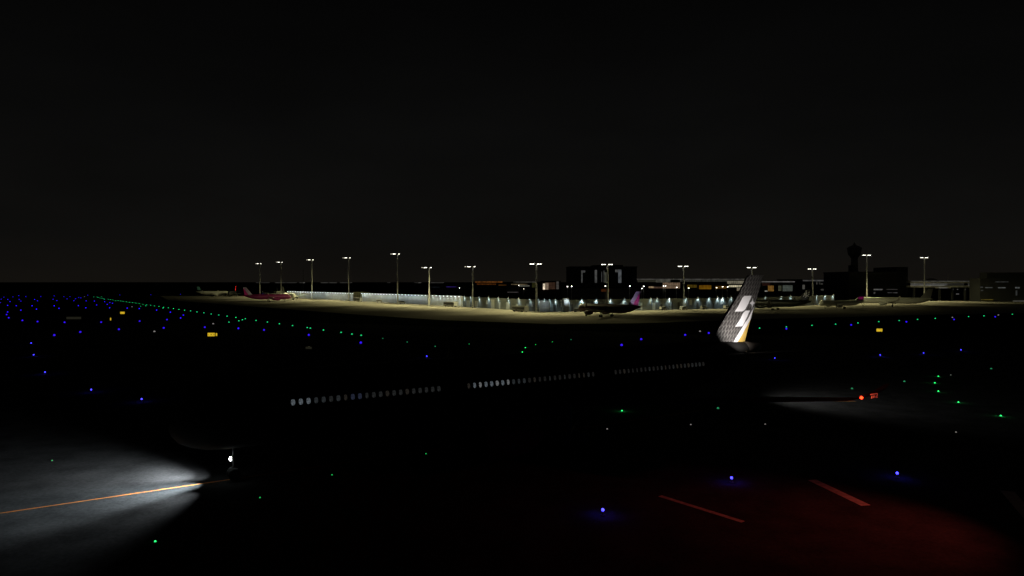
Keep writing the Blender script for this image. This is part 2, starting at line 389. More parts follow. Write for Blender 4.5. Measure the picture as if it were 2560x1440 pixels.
# tail fin with its livery: mesh pattern, two slanted bars, star, white sweep, gold corner
P1 = [(65.35, 14.22), (66.81, 14.2), (66.14, 13.21), (65.54, 12.52), (65.21, 12.29), (64.82, 12.19), (63.4, 12.21), (64.11, 12.9), (64.89, 13.92)]
P2 = [(65.48, 12.24), (66.54, 12.26), (65.54, 10.96), (65.02, 10.37), (64.76, 10.24), (63.36, 10.25), (64.24, 11.0), (65.02, 11.97)]
SW = [(67.68, 13.01), (67.34, 12.53), (66.74, 11.88), (66.07, 11.11), (65.41, 10.61), (64.82, 10.03), (63.98, 9.2), (63.2, 8.46), (62.5, 7.72), (63.3, 7.72), (64.5, 8.74), (65.02, 9.24), (65.68, 9.91), (66.47, 10.75), (66.95, 11.25), (67.55, 12.6)]
GO = [(66.98, 11.28), (66.47, 10.75), (65.81, 9.99), (65.02, 9.24), (64.37, 8.66), (63.3, 7.72), (66.2, 7.5)]
ST = [(67.03, 13.94), (67.14, 13.45), (67.32, 13.42), (67.25, 13.32), (67.65, 13.23), (67.25, 13.13), (67.34, 13.01), (67.14, 13.03), (67.02, 12.4), (66.91, 13.04), (66.71, 13.0), (66.79, 13.13), (66.39, 13.23), (66.79, 13.33), (66.71, 13.44), (66.9, 13.41)]
def hero_pick(a, z):
    if inside(ST, a, z) or (abs(a - 67.02) < .10 and abs(z - 13.2) < .62 - 5 * abs(a - 67.02)) or (abs(z - 13.23) < .10 and abs(a - 67.02) < .5) or inside(P1, a, z) or inside(P2, a, z) or inside(SW, a, z): return 2
    if inside(GO, a, z): return 3
    # scale-like honeycomb of thin pale lines, slanted with the fin
    q = (a - .78 * z) / .56; r = z / .62
    k = math.floor(r); fr = r - k
    qq = q + (.5 if k % 2 else 0); d = abs((qq - math.floor(qq)) - .5)
    wdt = .5 - .34 * max(0, fr - .45) / .55
    return 1 if abs(d - wdt) < .085 else 0
fm = fin_mesh([(7.6, 58.0), (8.24, 58.84), (10.1, 60.43), (11.5, 61.68), (13.25, 63.33), (14.87, 64.76), (16.55, 66.0), (16.92, 66.5)],
              [(7.6, 65.4), (11.09, 66.8), (12.92, 67.62), (14.14, 68.22), (15.73, 68.98), (16.92, 69.5)], 7.6, 16.92, .42, hero_pick, 110, 140)
fm.build('tail_fin', [M['mesh_dark'], M['mesh_line'], M['fin_white'], M['gold']], hero)
for sd in (-1, 1):
    MB().box(61.2, 61.6, sd * 3.6 - .15, sd * 3.6 + .15, 7.15, 7.45).build('logo_light_housing', M['dark'], hero)
    lamp('logo_lamp', 'SPOT', (61.6, sd * 4.6, 7.75), 3900, (1, .97, .93), hero, (64.0, 0, 11.2), 92, 1.0, .08)
MB().lathe([(0, .09), (.06, .08), (.1, .03)], (68.6, 0, 7.46), n=10, cap=True).build('tail_light', M['cab1'], hero)
MB().tube((61.43, -.05, 8.2), (61.43, -.05, 8.75), .05, .03, 8).build('antenna', M['fin_white'], hero)
MB().loft([[(a, r * sin(2 * pi * k / 24), z + r * 1.02 * cos(2 * pi * k / 24)) for k in range(24)] for a, r, z in ((65.2, HR * .42, HZ + HR * .465), (66.6, HR * .31, HZ + HR * .535), (67.8, HR * .215, HZ + HR * .595), (68.62, HR * .12, HZ + HR * .622))])\
    .build('tail_cone', M['tailbrown'], hero, smooth=True)
lamp('tail_lamp', 'SPOT', (69.0, 0, 7.5), 2300, (1, .97, .92), hero, (84, -9, 0), 125, 1.0, .08)

# --- taxi centre line under and ahead of it
ca, sa = cos(YAW), sin(YAW)
def hl(a, lat): return (-24.99 + ca * a - sa * lat, 53.44 + sa * a + ca * lat)
sheet('taxiway_line', [hl(-75, -.14 + .25), hl(58, -.14 + .25), hl(58, .05 + .25), hl(-75, .05 + .25)], .012, M['paint_y'])

# --- parked airliners on the far apron
yaw_of = lambda ax, ay: atan2(ay, ax)
def place(px, py, a, aft):
    x, y = at(px, py); n = sqrt(aft[0] ** 2 + aft[1] ** 2)
    return (x - a * aft[0] / n, y - a * aft[1] / n), atan2(aft[1], aft[0])
def pick_magenta(u, v):
    if v > .82: return 1
    d = u - (.15 + .62 * v)
    return 1 if d < .30 - .1 * v else 0
l, y_ = place(1516, 792.5, 17.7, (.64, -.77))
jet(l, y_, 'dark airliner with glowing magenta and lilac tail fin before the fence lamps', M['wine_black'], [M['magenta'], M['lilac']], pick_magenta, wing=M['black'], eng=M['wine_black'], logo=420, logo_col=(.95, .85, 1))
l, y_ = place(672, 754, 17.7, (-.86, -.5))
jet(l, y_, 'magenta airliner parked nose right, lilac tail at its left end', M['wine'], [M['magenta'], M['lilac']], pick_magenta, wing=M['wine'], eng=M['wine'], logo=420, logo_col=(.95, .85, 1))
l, y_ = place(535, 741, 17.7, (-1, .05))
jet(l, y_, 'pale airliner farthest left with a teal emblem on its tail', M['white'], [M['black'], M['teal']], lambda u, v: 1 if .3 < v < .85 and u > .28 + .4 * v else 0, logo=380, logo_col=(.85, 1, 1))
l, y_ = place(581, 741, 17.7, (-.2, 1))
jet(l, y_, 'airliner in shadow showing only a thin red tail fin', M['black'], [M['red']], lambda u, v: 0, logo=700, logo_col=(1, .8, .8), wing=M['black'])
l, y_ = place(700, 742, 17.7, (-.5, .9))
jet(l, y_, 'white airliner with dark tail behind the magenta airliner', M['white'], [M['black']], lambda u, v: 0)
l, y_ = place(722, 749, 17.7, (-.56, .83))
jet(l, y_, 'cream nosed airliner half hidden behind the magenta airliner', M['white'], [M['white']], lambda u, v: 0)
STK = [((.62, .35), (.88, .62)), ((.6, .55), (.84, .42)), ((.5, .42), (.62, .72)), ((.7, .6), (.68, .9)), ((.55, .66), (.66, .5)), ((.8, .7), (.9, .8))]
def pick_bird(u, v):
    for (x0, y0), (x1, y1) in STK:
        dx, dy = x1 - x0, y1 - y0; t = max(0, min(1, ((u - x0) * dx + (v - y0) * dy) / (dx * dx + dy * dy)))
        if (u - x0 - t * dx) ** 2 + (v - y0 - t * dy) ** 2 < .024 ** 2: return 1
    return 0
l, y_ = place(1938, 775, 17.7, (.7, -.66))
jet(l, y_, 'black airliner with white strokes on its tail behind the big patterned fin', M['black'], [M['black'], M['fin_white']], pick_bird, wing=M['black'], logo=90)
l, y_ = place(2106, 771, 16, (.96, .2))
jet(l, y_, 'small white airliner with a pink patch on its tail beside the bright masts', M['white'], [M['black'], M['magenta']], lambda u, v: 1 if .15 < v < .48 and u > .3 else 0, s=.84, logo=110, logo_col=(1, .8, .85))
l, y_ = place(2231, 766.5, 17.7 + 4.3, (.87, -.5))
jet(l, y_, 'long white airliner parked in front of the dark hangar block', M['white'], [M['grey']], lambda u, v: 0, pf=4.3, pa=2.6, wing=M['white'])

# ---------------------------------------------------------------- floodlight masts
def along(px):
    for (a, ya), (b, yb) in zip(wall_px, wall_px[1:]):
        if a <= px <= b:
            pa, pb = at(a, ya), at(b, yb)
            # intersect the view ray of column px with the ground segment
            k = (px - 1280) / F
            d0 = pa[0] - k * pa[1]; d1 = pb[0] - k * pb[1]
            t = d0 / (d0 - d1)
            return (pa[0] + (pb[0] - pa[0]) * t, pa[1] + (pb[1] - pa[1]) * t)
def seg_dir(px):
    a = along(px - 1.5); b = along(px + 1.5); d = Vector((b[0] - a[0], b[1] - a[1])).normalized()
    n = Vector((d.y, -d.x));  n = n if n.y < 0 else -n
    return d, n
def mast_dir(px):
    return seg_dir(max(730, min(2600, px)))
def mast(h, sides):
    r = empty('floodlight_mast')
    MB().lathe([(0, .8), (.35, .8), (.36, .52), (h - 2.0, .40), (h - .4, .3), (h - .35, .02)], (0, 0, 0), axis='z', n=12, cap=True).build('pole', M['steel'], r, smooth=True)
    MB().box(-.8, .8, -.8, .8, .36, .42).build('base_plate', M['dark'], r)
    MB().box(min(sides) - .9, max(sides) + .9, -.22, .22, h - .45, h - .25).tube((-1.2, 0, h - .3), (0, 0, h - 1.6), .07).tube((1.2, 0, h - .3), (0, 0, h - 1.6), .07).build('crossbar', M['dark'], r)
    for k, x in enumerate(sides):
        big = not (len(sides) > 3 and k == 0 and x < -3)
        f = MB().add([(x - .5, -.5, h - .55), (x + .5, -.5, h - .55), (x + .62, .45, h - .5), (x - .62, .45, h - .5), (x - .55, -.62, h - .12), (x + .55, -.62, h - .12), (x + .55, .45, h - .02), (x - .55, .45, h - .02)],
                     [(0, 3, 2, 1), (4, 5, 6, 7), (1, 2, 6, 5), (2, 3, 7, 6), (3, 0, 4, 7)]).build('floodlight', M['dark'], r)
        MB().add([(x - .48, -.52, h - .54), (x + .48, -.52, h - .54), (x + .45, -.565, h - .36), (x - .45, -.565, h - .36), (x - .48, .4, h - .56), (x + .48, .4, h - .56)],
                 [(0, 1, 2, 3), (4, 5, 1, 0)]).build('lens', M['flood'] if big else M['flood_dim'], f)
    return r
LEFT = (-4.6, -3.0, -1.9, 1.1); MID = (-3.0, -1.7, .9, 2.2)
masts = [  # photo column, distance, height, head, what is beside it, lit power
    (650, 762, 37, LEFT, 'behind the magenta airliner, leftmost of all the masts', .2), (703, 708, 37, LEFT, 'above the white airliners by the left fence end', .5),
    (780, 632, 37, LEFT, 'with a faint unlit pole just left of it', 1), (872, 579, 37, LEFT, 'just left of the dark hut in the lit fence', 1),
    (994, 499, 37, LEFT, 'tallest looking, in the middle of the bright fence', 1), (1073, 451, 26, LEFT, 'short one right of the tallest mast', 1),
    (1182, 425, 26, LEFT, 'short one just right of the closely lamped fence end', 1), (1341, 362, 26, MID, 'beside the bright fence panels', 1),
    (1519, 372, 26, MID, 'behind the magenta tailed airliner and before the tall dark block', 1), (1709, 415, 26, MID, 'between the magenta fin and the big patterned fin', 1),
    (1880, 452, 26, MID, 'rising from behind the top of the big patterned fin', 1), (2031, 500, 26, MID, 'right of the black airliner with white tail strokes', 1),
    (2167, 522, 37, MID, 'tall, standing by the nose of the long white airliner', 1), (2311, 575, 37, MID, 'tall, at the tail of the long white airliner', 1)]
proto = {}; lit_masts = []
for px, z, h, sides, where, on in masts:
    key = (h, sides)
    if key not in proto: proto[key] = o = mast(h, sides)
    else: o = copy_tree(proto[key])
    o.location = (X(px, z), z, .009)
    tag(o, 'grey floodlight mast ' + where, 'light mast', 'floodlight masts along the apron')
    lx, ly = X(px, z), z
    lit_masts.append((o, px, h, on))
for o, px, h, on in lit_masts:
    d_, n_ = mast_dir(px)
    for az, reach, pw, cone in ((0, 18, 1.0, 76), (70, 38, 1.6, 68), (-70, 38, 1.6, 68)):
        if px == 2311 and az > 0: continue
        ang = atan2(n_.y, n_.x) + radians(az)
        k = 1.0 if h > 30 else .62
        lamp('floodlight_lamp', 'SPOT', (n_.x * 2.2, n_.y * 2.2, h - .9), 68000 * k * pw * on, (1, .93, .45), o, (cos(ang) * reach * h / 26, sin(ang) * reach * h / 26, 0), cone, .8, .5)
o = MB().lathe([(0, .4), (30, .2), (37, .18)], (0, 0, 0), axis='z', n=10, cap=True).build('lightning_pole', M['steel'], label='faint unlit pole standing far behind the left lit fence', cat='pole')
o.location = (X(758, 800), 800, 0); o.scale = (1, 1, .85)

# ---------------------------------------------------------------- lit fence along the back of the apron
lens_wall = MB().box(-.3, .3, -.24, .2, -.42, .02).mesh('lens', M['wall_lens'])
lens_post = MB().box(-.26, .26, -.2, .18, -.2, .02).mesh('lens', M['post_lens'])
arm_wall = MB().box(-.06, .06, -.1, .6, .02, .12).box(-.3, .3, -.22, .22, .02, .14).mesh('wall_lamp', M['dark'])
post_mesh = MB().tube((0, .4, -3), (0, .4, 1.1), .11, .09, 8).box(-.06, .06, -.1, .45, .02, .12).box(-.32, .32, -.24, .24, .02, .14).mesh('wall_lamp', M['steel'])
def fence(p0, p1, h, lamps, label, power, postlamps, npx):
    root = empty('boundary_fence', (0, 0, 0), 0, label, 'fence', 'lit fence stretches behind the apron')
    c = [along(p0 + (p1 - p0) * i / npx) for i in range(npx + 1)]
    mb = MB()
    for a, b in zip(c, c[1:]):
        d = Vector((b[0] - a[0], b[1] - a[1])).normalized(); n = Vector((-d.y, d.x)); n = n if n.y > 0 else -n
        q = [(a[0], a[1]), (b[0], b[1]), (b[0] + n.x * .3, b[1] + n.y * .3), (a[0] + n.x * .3, a[1] + n.y * .3)]
        hh = h + random.uniform(-.05, .05)
        mb.add([(x, y, 0.01) for x, y in q] + [(x, y, hh) for x, y in q], [(4, 5, 6, 7), (0, 1, 5, 4), (1, 2, 6, 5), (2, 3, 7, 6), (3, 0, 4, 7)], 0)
    mb.build('panel', M['panel_grey'] if postlamps else M['panel'], root)
    if postlamps:
        q0 = p0 + 8
        while q0 < p1 - 14:
            wd = random.uniform(3, 9); a, b = along(q0), along(q0 + wd); d, n = seg_dir(q0 + wd / 2)
            u = [(a[0] + n.x * .06, a[1] + n.y * .06), (b[0] + n.x * .06, b[1] + n.y * .06), (b[0] + n.x * .005, b[1] + n.y * .005), (a[0] + n.x * .005, a[1] + n.y * .005)]
            z0 = random.choice((.05, .05, 2.4)); z1 = random.uniform(3.4, 5.6)
            MB().add([(x, y, z0) for x, y in u] + [(x, y, z1) for x, y in u], [(4, 5, 6, 7), (0, 3, 2, 1), (0, 1, 5, 4), (1, 2, 6, 5), (2, 3, 7, 6), (3, 0, 4, 7)]).build('added_panel', M['panel'] if random.random() < .6 else M['dark'], root)  # invented panels, the pale ones put in for lit shapes behind
            q0 += wd + random.uniform(6, 26)
    for px in lamps:
        x, y = along(px); d, n = seg_dir(px)
        rz = atan2(n.y, n.x) + pi / 2
        off = .62
        o = link('wall_lamp', post_mesh if postlamps else arm_wall, root, (x + n.x * off, y + n.y * off, h - .15 + (.25 if postlamps else 0)))
        o.rotation_euler = (0, 0, rz)
        ln = link('lens', lens_post if postlamps else lens_wall, o)
        k = y / 450 if postlamps else 1
        lamp('wall_lamp_light', 'SPOT', (0, -.1, -.5), power * (random.uniform(.45, 1.6) if postlamps else random.uniform(.8, 1.2)), (.72, .96, 1) if postlamps else (.8, .95, 1), o, (0, .62, -1.9) if postlamps else (0, .55, -3), 118 if postlamps else 84, .9, .12)
    return root
L1 = [721 + 163 * (i / 26.0) for i in range(27)]
L2 = [];  px = 906.0
while px < 1153: L2.append(px); px += 6.6 + (px - 906) / 247 * 3.4
fence(718, 885, 6.6, L1, 'pale fence left of the dark hut with closely spaced lamps', 620, False, 40)
fence(905, 1156, 6.8, L2, 'pale fence right of the dark hut with closely spaced lamps', 650, False, 50)
fence(1158, 1352, 6.4, [1162, 1178, 1199, 1223, 1247, 1272, 1298, 1326, 1348], 'fence with lamp posts left of the bright pale panels', 520, True, 36)
fence(1352, 2085, 6.4, [1361, 1373, 1388, 1420, 1454, 1490, 1525, 1560, 1594, 1626, 1642, 1672, 1714, 1744, 1772, 1794, 1806, 1827, 1868, 1912, 1952, 1976, 2018, 2041, 2062, 2082], 'longest fence with lamp posts behind the magenta tailed airliner', 520, True, 120)
# bright pale panels and a taller pale block in front of the posts
def block(px0, px1, h, name, m, label, cat, dep=1.2, off=1.6):
    a, b = along(px0), along(px1); d, n = seg_dir((px0 + px1) / 2)
    q = [(a[0] + n.x * off, a[1] + n.y * off), (b[0] + n.x * off, b[1] + n.y * off), (b[0] + n.x * (off - dep), b[1] + n.y * (off - dep)), (a[0] + n.x * (off - dep), a[1] + n.y * (off - dep))]
    mb = MB().add([(x, y, .01) for x, y in q] + [(x, y, h) for x, y in q], [(4, 5, 6, 7), (0, 1, 5, 4), (1, 2, 6, 5), (2, 3, 7, 6), (3, 0, 4, 7)])
    o = mb.build(name, m, None, label=label, cat=cat)
    e = MB()
    for i in range(0, 5):
        t = i / 4; x = q[0][0] + (q[1][0] - q[0][0]) * t + n.x * .04; y = q[0][1] + (q[1][1] - q[0][1]) * t + n.y * .04
        e.tube((x, y, .01), (x, y, h - .05), .06, .06, 6)
    e.build('frame', M['rib'], o)
    return o
block(886, 904, 7.6, 'guard_hut', M['olive'], 'dark olive hut standing in the gap of the lamped fence', 'hut', 8, 1.0)
block(1346, 1372, 5.8, 'pale_screen', M['panel'], 'bright pale screen panel beside the apron mast', 'screen', .3, 2.2)
block(1404, 1417, 7.4, 'stair_tower', M['panel'], 'tall pale narrow tower against the fence', 'tower', 3.5, 4.5)
for px, pw in ((1359, 170), (1410, 330)):
    x, y = along(px); d, n = seg_dir(px)
    lamp('fence_floodlight', 'SPOT', (x + n.x * 7, y + n.y * 7, 7.0), pw * 2.2, (.8, .95, 1), None, (x, y, 3.5), 70, 1.0, .1)

# ---------------------------------------------------------------- vehicles along the fence
def van():
    r = empty('service_van')
    pr = [(-2.4, .45), (2.35, .45), (2.4, .95), (1.75, 1.15), (1.25, 1.95), (-2.4, 2.0)]
    MB().loft([[(x, y, z) for x, z in pr] for y in (-.95, .95)]).build('body', M['grey'], r)
    MB().box(-2.2, 1.1, -.965, -.952, 1.25, 1.8).build('side_window', M['black'], r)
    MB().add([(1.30, -.85, 1.88), (1.30, .85, 1.88), (1.76, .85, 1.2), (1.76, -.85, 1.2)], [(0, 1, 2, 3)]).build('windscreen', M['black'], r)
    for a in (-1.5, 1.5):
        for s in (-1, 1): MB().lathe([(-.12, .1), (-.12, .34), (.12, .34), (.12, .1)], (a, s * .88, .34), axis='y', n=14, cap=True).build('wheel', M['tyre'], r)
    return r
def bus():
    r = empty('apron_bus')
    MB().box(-6.5, 6.5, -1.4, 1.4, .45, 3.0).box(-6.3, 6.3, -1.3, 1.3, 3.0, 3.12).build('body', M['grey'], r)
    MB().box(-6.2, 6.2, -1.412, -1.402, 1.4, 2.6).build('side_window', M['black'], r)
    MB().box(-2.6, -1.4, -1.425, -1.414, .55, 2.7).build('door', M['dark'], r)
    for a in (-4.2, 4.0):
        for s in (-1, 1): MB().lathe([(-.15, .1), (-.15, .5), (.15, .5), (.15, .1)], (a, s * 1.28, .5), axis='y', n=16, cap=True).build('wheel', M['tyre'], r)
    return r
vans = [(957, 3, .9, 'pale service van by the fence just left of the tallest mast'), (1018, 4, 1.0, 'pale service van below the bright fence right of the tallest mast'),
        (1322, 5, .2, 'pale service van by the fence left of the bright pale screen'), (1437, 6, 0, 'pale service van between the pale tower and the magenta tailed airliner'),
        (1645, 5, .1, 'pale service van by the fence right of the magenta fin'), (1745, 5, .1, 'pale service van by the fence right of the mast before the patterned fin'),
        (1690, 7, .1, 'pale service van by the fence just left of that mast'), (1802, 5, .2, 'pale service van by the fence nearest the patterned fin')]
v0 = None
for px, off, rz, lab in vans:
    x, y = along(px); d, n = seg_dir(px)
    o = van() if v0 is None else copy_tree(v0); v0 = v0 or o
    o.location = (x + n.x * off, y + n.y * off, .009); o.rotation_euler = (0, 0, atan2(d.y, d.x) + rz)
    tag(o, lab, 'van', 'service vans along the fence')
b0 = None
for px, off, lab in ((1152, 8, 'grey apron bus before the right end of the closely lamped fence'), (912, 6, 'grey apron bus beside the dark olive hut'), (1336, 9, 'grey apron bus at the foot of the mast by the pale screen')):
    x, y = along(px); d, n = seg_dir(px)
    o = bus() if b0 is None else copy_tree(b0); b0 = b0 or o
    o.location = (x + n.x * off, y + n.y * off, .009); o.rotation_euler = (0, 0, atan2(d.y, d.x))
    tag(o, lab, 'bus', 'apron buses along the fence')

# ---------------------------------------------------------------- terminal buildings behind
def building(name, px0, px1, ytop, z, depth, label, m=None, roof=None, cat='building'):
    r = empty(name, (X((px0 + px1) / 2, z), z, 0), 0, label, cat)
    w = (X(px1, z) - X(px0, z)) / 2; h = H(ytop, z)
    MB().box(-w, w, 0, depth, -.5, h).build('wall', m or M['bld'], r)
    rr = MB().box(-w - .5, w + .5, -.5, depth + .5, h, h + .7).build('roof', roof or M['bld'], r)
    r['px0'] = 0
    return r, z, h
def lit(r, z, px0, px1, y0, y1, col, st, name='window', bars=0, var=.35, proud=.12):
    cx = r.location.x
    x0, x1 = X(px0, z) - cx, X(px1, z) - cx; za, zb = H(y1, z), H(y0, z)
    m = glow('lit_' + name, col, st, var, .35)
    o = MB().box(x0, x1, -proud, -.01, za, zb).build(name, m, r)
    if bars:
        b = MB()
        for i in range(1, bars):
            x = x0 + (x1 - x0) * i / bars; b.box(x - .1, x + .1, -proud - .08, -proud - .003, za, zb)
        b.box(x0, x1, -proud - .07, -proud - .004, (za + zb) / 2 - .08, (za + zb) / 2 + .08)
        b.build('mullion', M['bld'], o)
    return o
G = (1, 1.02, 1.0)
r, z, h = building('office_block', 1424, 1592, 668, 650, 40, 'tall dark block with grey lit window strips behind the magenta tailed airliner')
MB().box(-8, 20, 6, 34, h + .71, h + 2.2).build('plant_room', M['bld'], r)
lit(r, z, 1453, 1456.5, 676, 707, G, .041, 'window_strip'); lit(r, z, 1456.7, 1463, 676, 681.5, G, .038, 'window_strip')
lit(r, z, 1487, 1492.5, 675, 707, G, .049, 'window_strip'); lit(r, z, 1503.5, 1505, 679, 705, G, .038, 'window_strip')
lit(r, z, 1509, 1511, 676, 706, G, .030, 'window_strip'); lit(r, z, 1511.4, 1516.5, 681, 707, (1, 1.05, .75), .035, 'window_strip')
lit(r, z, 1538, 1545.3, 674, 680.5, G, .049, 'window_strip'); lit(r, z, 1545.5, 1553.5, 674, 707, (.92, 1, 1.1), .056, 'window_strip')
r, z, h = building('terminal_building', 1592, 1862, 697.5, 630, 60, 'long low terminal with pale roof edge and orange lit halls', roof=M['roof'])
lit(r, z, 1592, 1860, 697.6, 698.6, (1, .95, .85), .10, 'roof_edge_glow', 0, .4, .8)
lit(r, z, 1594, 1640, 700, 705, (1, 1, .7), .025, 'hall_window', 12); lit(r, z, 1640, 1676, 699.5, 706, (1, .98, .8), .055, 'hall_window', 9)
lit(r, z, 1657, 1700, 706.5, 721, (1, .66, .42), .13, 'hall_window', 10); lit(r, z, 1622, 1634, 716, 720, (1, .72, .4), .26, 'hall_window', 3)
lit(r, z, 1634, 1657, 717, 720.5, (1, .6, .4), .07, 'hall_window', 4); lit(r, z, 1718, 1742, 712, 719, (1, .62, .06), .06, 'hall_window', 6)
lit(r, z, 1748, 1778, 713, 723, (1, .45, .02), .12, 'hall_window', 8); lit(r, z, 1788, 1815, 715, 722, (1, .45, .05), .06, 'hall_window', 6)
lit(r, z, 1700, 1818, 700, 704, (1, 1, .8), .03, 'hall_window', 20); lit(r, z, 1818, 1860, 702, 709, (1, .9, .65), .14, 'hall_window', 8)
lit(r, z, 1822, 1856, 713, 717.5, (1, .9, .6), .55, 'hall_window', 7); lit(r, z, 1842, 1850, 719, 727, (1, .85, .6), .14, 'hall_window', 2)
r, z, h = building('terminal_wing', 1866, 1988, 703.5, 640, 60, 'low terminal wing with two orange panes right of the patterned fin', roof=M['roof'])
lit(r, z, 1900, 1986, 703.6, 705.4, (1, .95, .9), .11, 'roof_edge_glow', 0, .3, .8)  # roof edge made to glow
lit(r, z, 1920, 1934, 714, 728, (1, .5, .1), .15, 'hall_window', 4); lit(r, z, 1946, 1953, 714, 727, (.95, 1, .6), .05, 'hall_window', 3)
lit(r, z, 1957, 1981, 713, 728, (.85, 1, .85), .06, 'hall_window', 9); lit(r, z, 1912, 1919, 726.5, 729, (1, 1, .9), .2, 'hall_window')
lit(r, z, 1905, 1925, 707, 714, (.6, .2, .15), .02, 'hall_window', 4); lit(r, z, 1905, 1990, 747.5, 749.5, (.8, 1, 1), .05, 'canopy_light', 0, .4, 2.0)
r, z, h = building('pier_terminal', 1990, 2121, 699.5, 700, 50, 'dim pier terminal with grey roof edge and posts left of the control tower', roof=M['roof'])
lit(r, z, 2007, 2120, 699.8, 703, (1, .98, .95), .045, 'roof_edge_glow', 0, .4, .8)
for a, b, c_, d_, s_ in ((2041, 2043, 704, 711, .05), (2048, 2050, 704, 711, .03), (2052, 2057, 708.5, 711, .04), (2062, 2065, 704, 711, .05), (2069, 2071, 704, 710, .03), (2083, 2088, 705, 710, .03), (2100, 2102, 703, 712, .05), (2108, 2110, 703, 711, .045), (2114, 2117, 706, 712, .03), (2052, 2070, 722.5, 726, .04), (2103, 2114, 722, 724.5, .035), (2006, 2012, 712, 723, .05)):
    lit(r, z, a, b, c_, d_, (1, .98, .85), s_, 'hall_window')
lit(r, z, 2090, 2096, 726, 730, (.15, .1, 1), .35, 'blue_sign'); lit(r, z, 2098, 2132, 742.8, 744, (1, .9, .8), .05, 'canopy_light', 0, .4, 2.0)
# control tower, haze put in as a paler body colour
r = empty('control_tower', (X(2136, 1150), 1150, 0), 0, 'dark control tower with a wide cab rising above the terminals', 'tower')
MB().lathe([(-.5, 7), (56, 5.2), (58, 6.5)], (0, 0, 0), axis='z', n=20, cap=True).build('shaft', M['steel'], r)
MB().lathe([(58, 6), (62, 9.5), (66, 10.5), (72, 11)], (0, 0, 0), axis='z', n=20, cap=True).build('cab', M['steel'], r)
MB().lathe([(72, 12), (73, 12), (76, 8), (78, 3), (83, .3)], (0, 0, 0), axis='z', n=20, cap=True).build('roof', M['steel'], r)
# dark hangar block
r, z, h = building('hangar_block', 2122, 2246, 681, 620, 50, 'wide black windowless block behind the long white airliner')
MB().box(X(2245.5, z) - r.location.x + .8, X(2276, z) - r.location.x, 4, 44, -.5, H(667, z)).build('stair_core', M['bld'], r)
MB().box(X(2148, z) - r.location.x, X(2158, z) - r.location.x, 10, 20, h + .71, H(662, z)).build('lift_core', M['bld'], r)
lit(r, z, 2184, 2206, 722.3, 725.3, (1, 1, .95), .075, 'lit_slot'); lit(r, z, 2216, 2244, 723, 724.2, (1, 1, .9), .035, 'lit_slot')
lit(r, z, 2219, 2230, 731, 732.4, G, .04, 'lit_slot'); lit(r, z, 2233, 2244, 731, 732.6, G, .05, 'lit_slot'); lit(r, z, 2184, 2188, 730, 735, G, .03, 'lit_slot')
# raised passenger pier
z = 585; r = empty('passenger_pier', (X(2362, z), z, 0), 0, 'raised grey passenger corridor lit from inside, on legs at the right', 'pier')
cx = r.location.x; xa, xb = X(2276, z) - cx, X(2450, z) - cx
MB().box(xa, xb, 0, 6, H(718.5, z), H(713.8, z)).box(xa, xb, .3, 6, H(708, z), H(704.2, z)).build('corridor', M['roof'], r)
MB().box(xa - .3, xb + .3, -.4, 6.4, H(704, z), H(702.3, z)).build('roof', M['roof'], r)
for a, b, c_, d_, s_ in ((2276.5, 2368, 708.2, 713.6, .05), (2368.3, 2410, 708.2, 713.6, .014), (2420, 2435, 708.2, 713.6, .05)):
    lit(r, z, a, b, c_, d_, (1, 1, .92), s_, 'corridor_window', 14, .2)
lit(r, z, 2276.5, 2362, 712.4, 713.7, (1, 1, .95), .14, 'corridor_light', 0, .3, .2); lit(r, z, 2420, 2435, 712.4, 713.7, (1, 1, .95), .14, 'corridor_light', 0, .3, .2)
lit(r, z, 2277, 2448, 702.6, 703.8, (1, 1, .95), .06, 'roof_edge_glow', 0, .4, .5); lit(r, z, 2286, 2287.5, 707.5, 711, (1, 1, .8), .3, 'corridor_light'); lit(r, z, 2333, 2335, 707.5, 712, (1, 1, .9), .2, 'corridor_light')
for q in (2290, 2322, 2354, 2386, 2418, 2446): MB().box(X(q, z) - cx - .5, X(q, z) - cx + .5, 2, 4, 0, H(718.5, z) - .003).build('leg', M['bld'], r)
bx = MB().box(X(2337, z) - cx, X(2368, z) - cx, -5, -.6, H(720.5, z), H(717.6, z)).build('boarding_bridge', M['roof'], r)
lit(r, z, 2338, 2360, 718.6, 720, (1, 1, .95), .11, 'bridge_light', 0, .2, 5.1)
for q, w_ in ((2382, 2), (2392, 3), (2434, 4), (2412, 2)): lit(r, z, q, q + w_, 722, 725, (1, 1, .95), .025, 'service_light', 0, .3, .4)
lit(r, z, 2390, 2397, 734, 736, (1, 1, .95), .07, 'service_light', 0, .3, .4); lit(r, z, 2431, 2437, 732, 736.5, (1, 1, .95), .035, 'service_light', 0, .3, .4)
MB().lathe([(-.1, 5), (.1, 5.2), (1.2, 4.6), (2.3, 2.6), (2.7, .2)], (X(2364, z) - cx, 20, H(703, z)), axis='z', n=16, cap=True).build('radar_dome', M['roof'], r)
MB().tube((X(2375, z) - cx, 3, H(702.2, z)), (X(2375, z) - cx, 3, H(685, z)), .12, .06, 6).build('roof_antenna', M['roof'], r)
r, z, h = building('cargo_building', 2450, 2700, 698, 560, 13, 'black stepped building with thin lit slots at the right edge')
MB().box(X(2474, z) - r.location.x, X(2700, z) - r.location.x, 3, 12, h + .71, H(681, z)).build('upper_storey', M['bld'], r)
for a, b, c_, d_, s_ in ((2463, 2481, 718, 720, .045), (2495, 2514, 718, 720.5, .06), (2538, 2549, 717.5, 721, .06), (2450, 2457, 717, 719, .04), (2539, 2543, 726, 739, .02), (2436 + 16, 2458, 725, 727, .04), (2488, 2521, 704, 705.5, .03)):
    lit(r, z, a, b, c_, d_, (.92, 1, .98), s_, 'lit_slot')
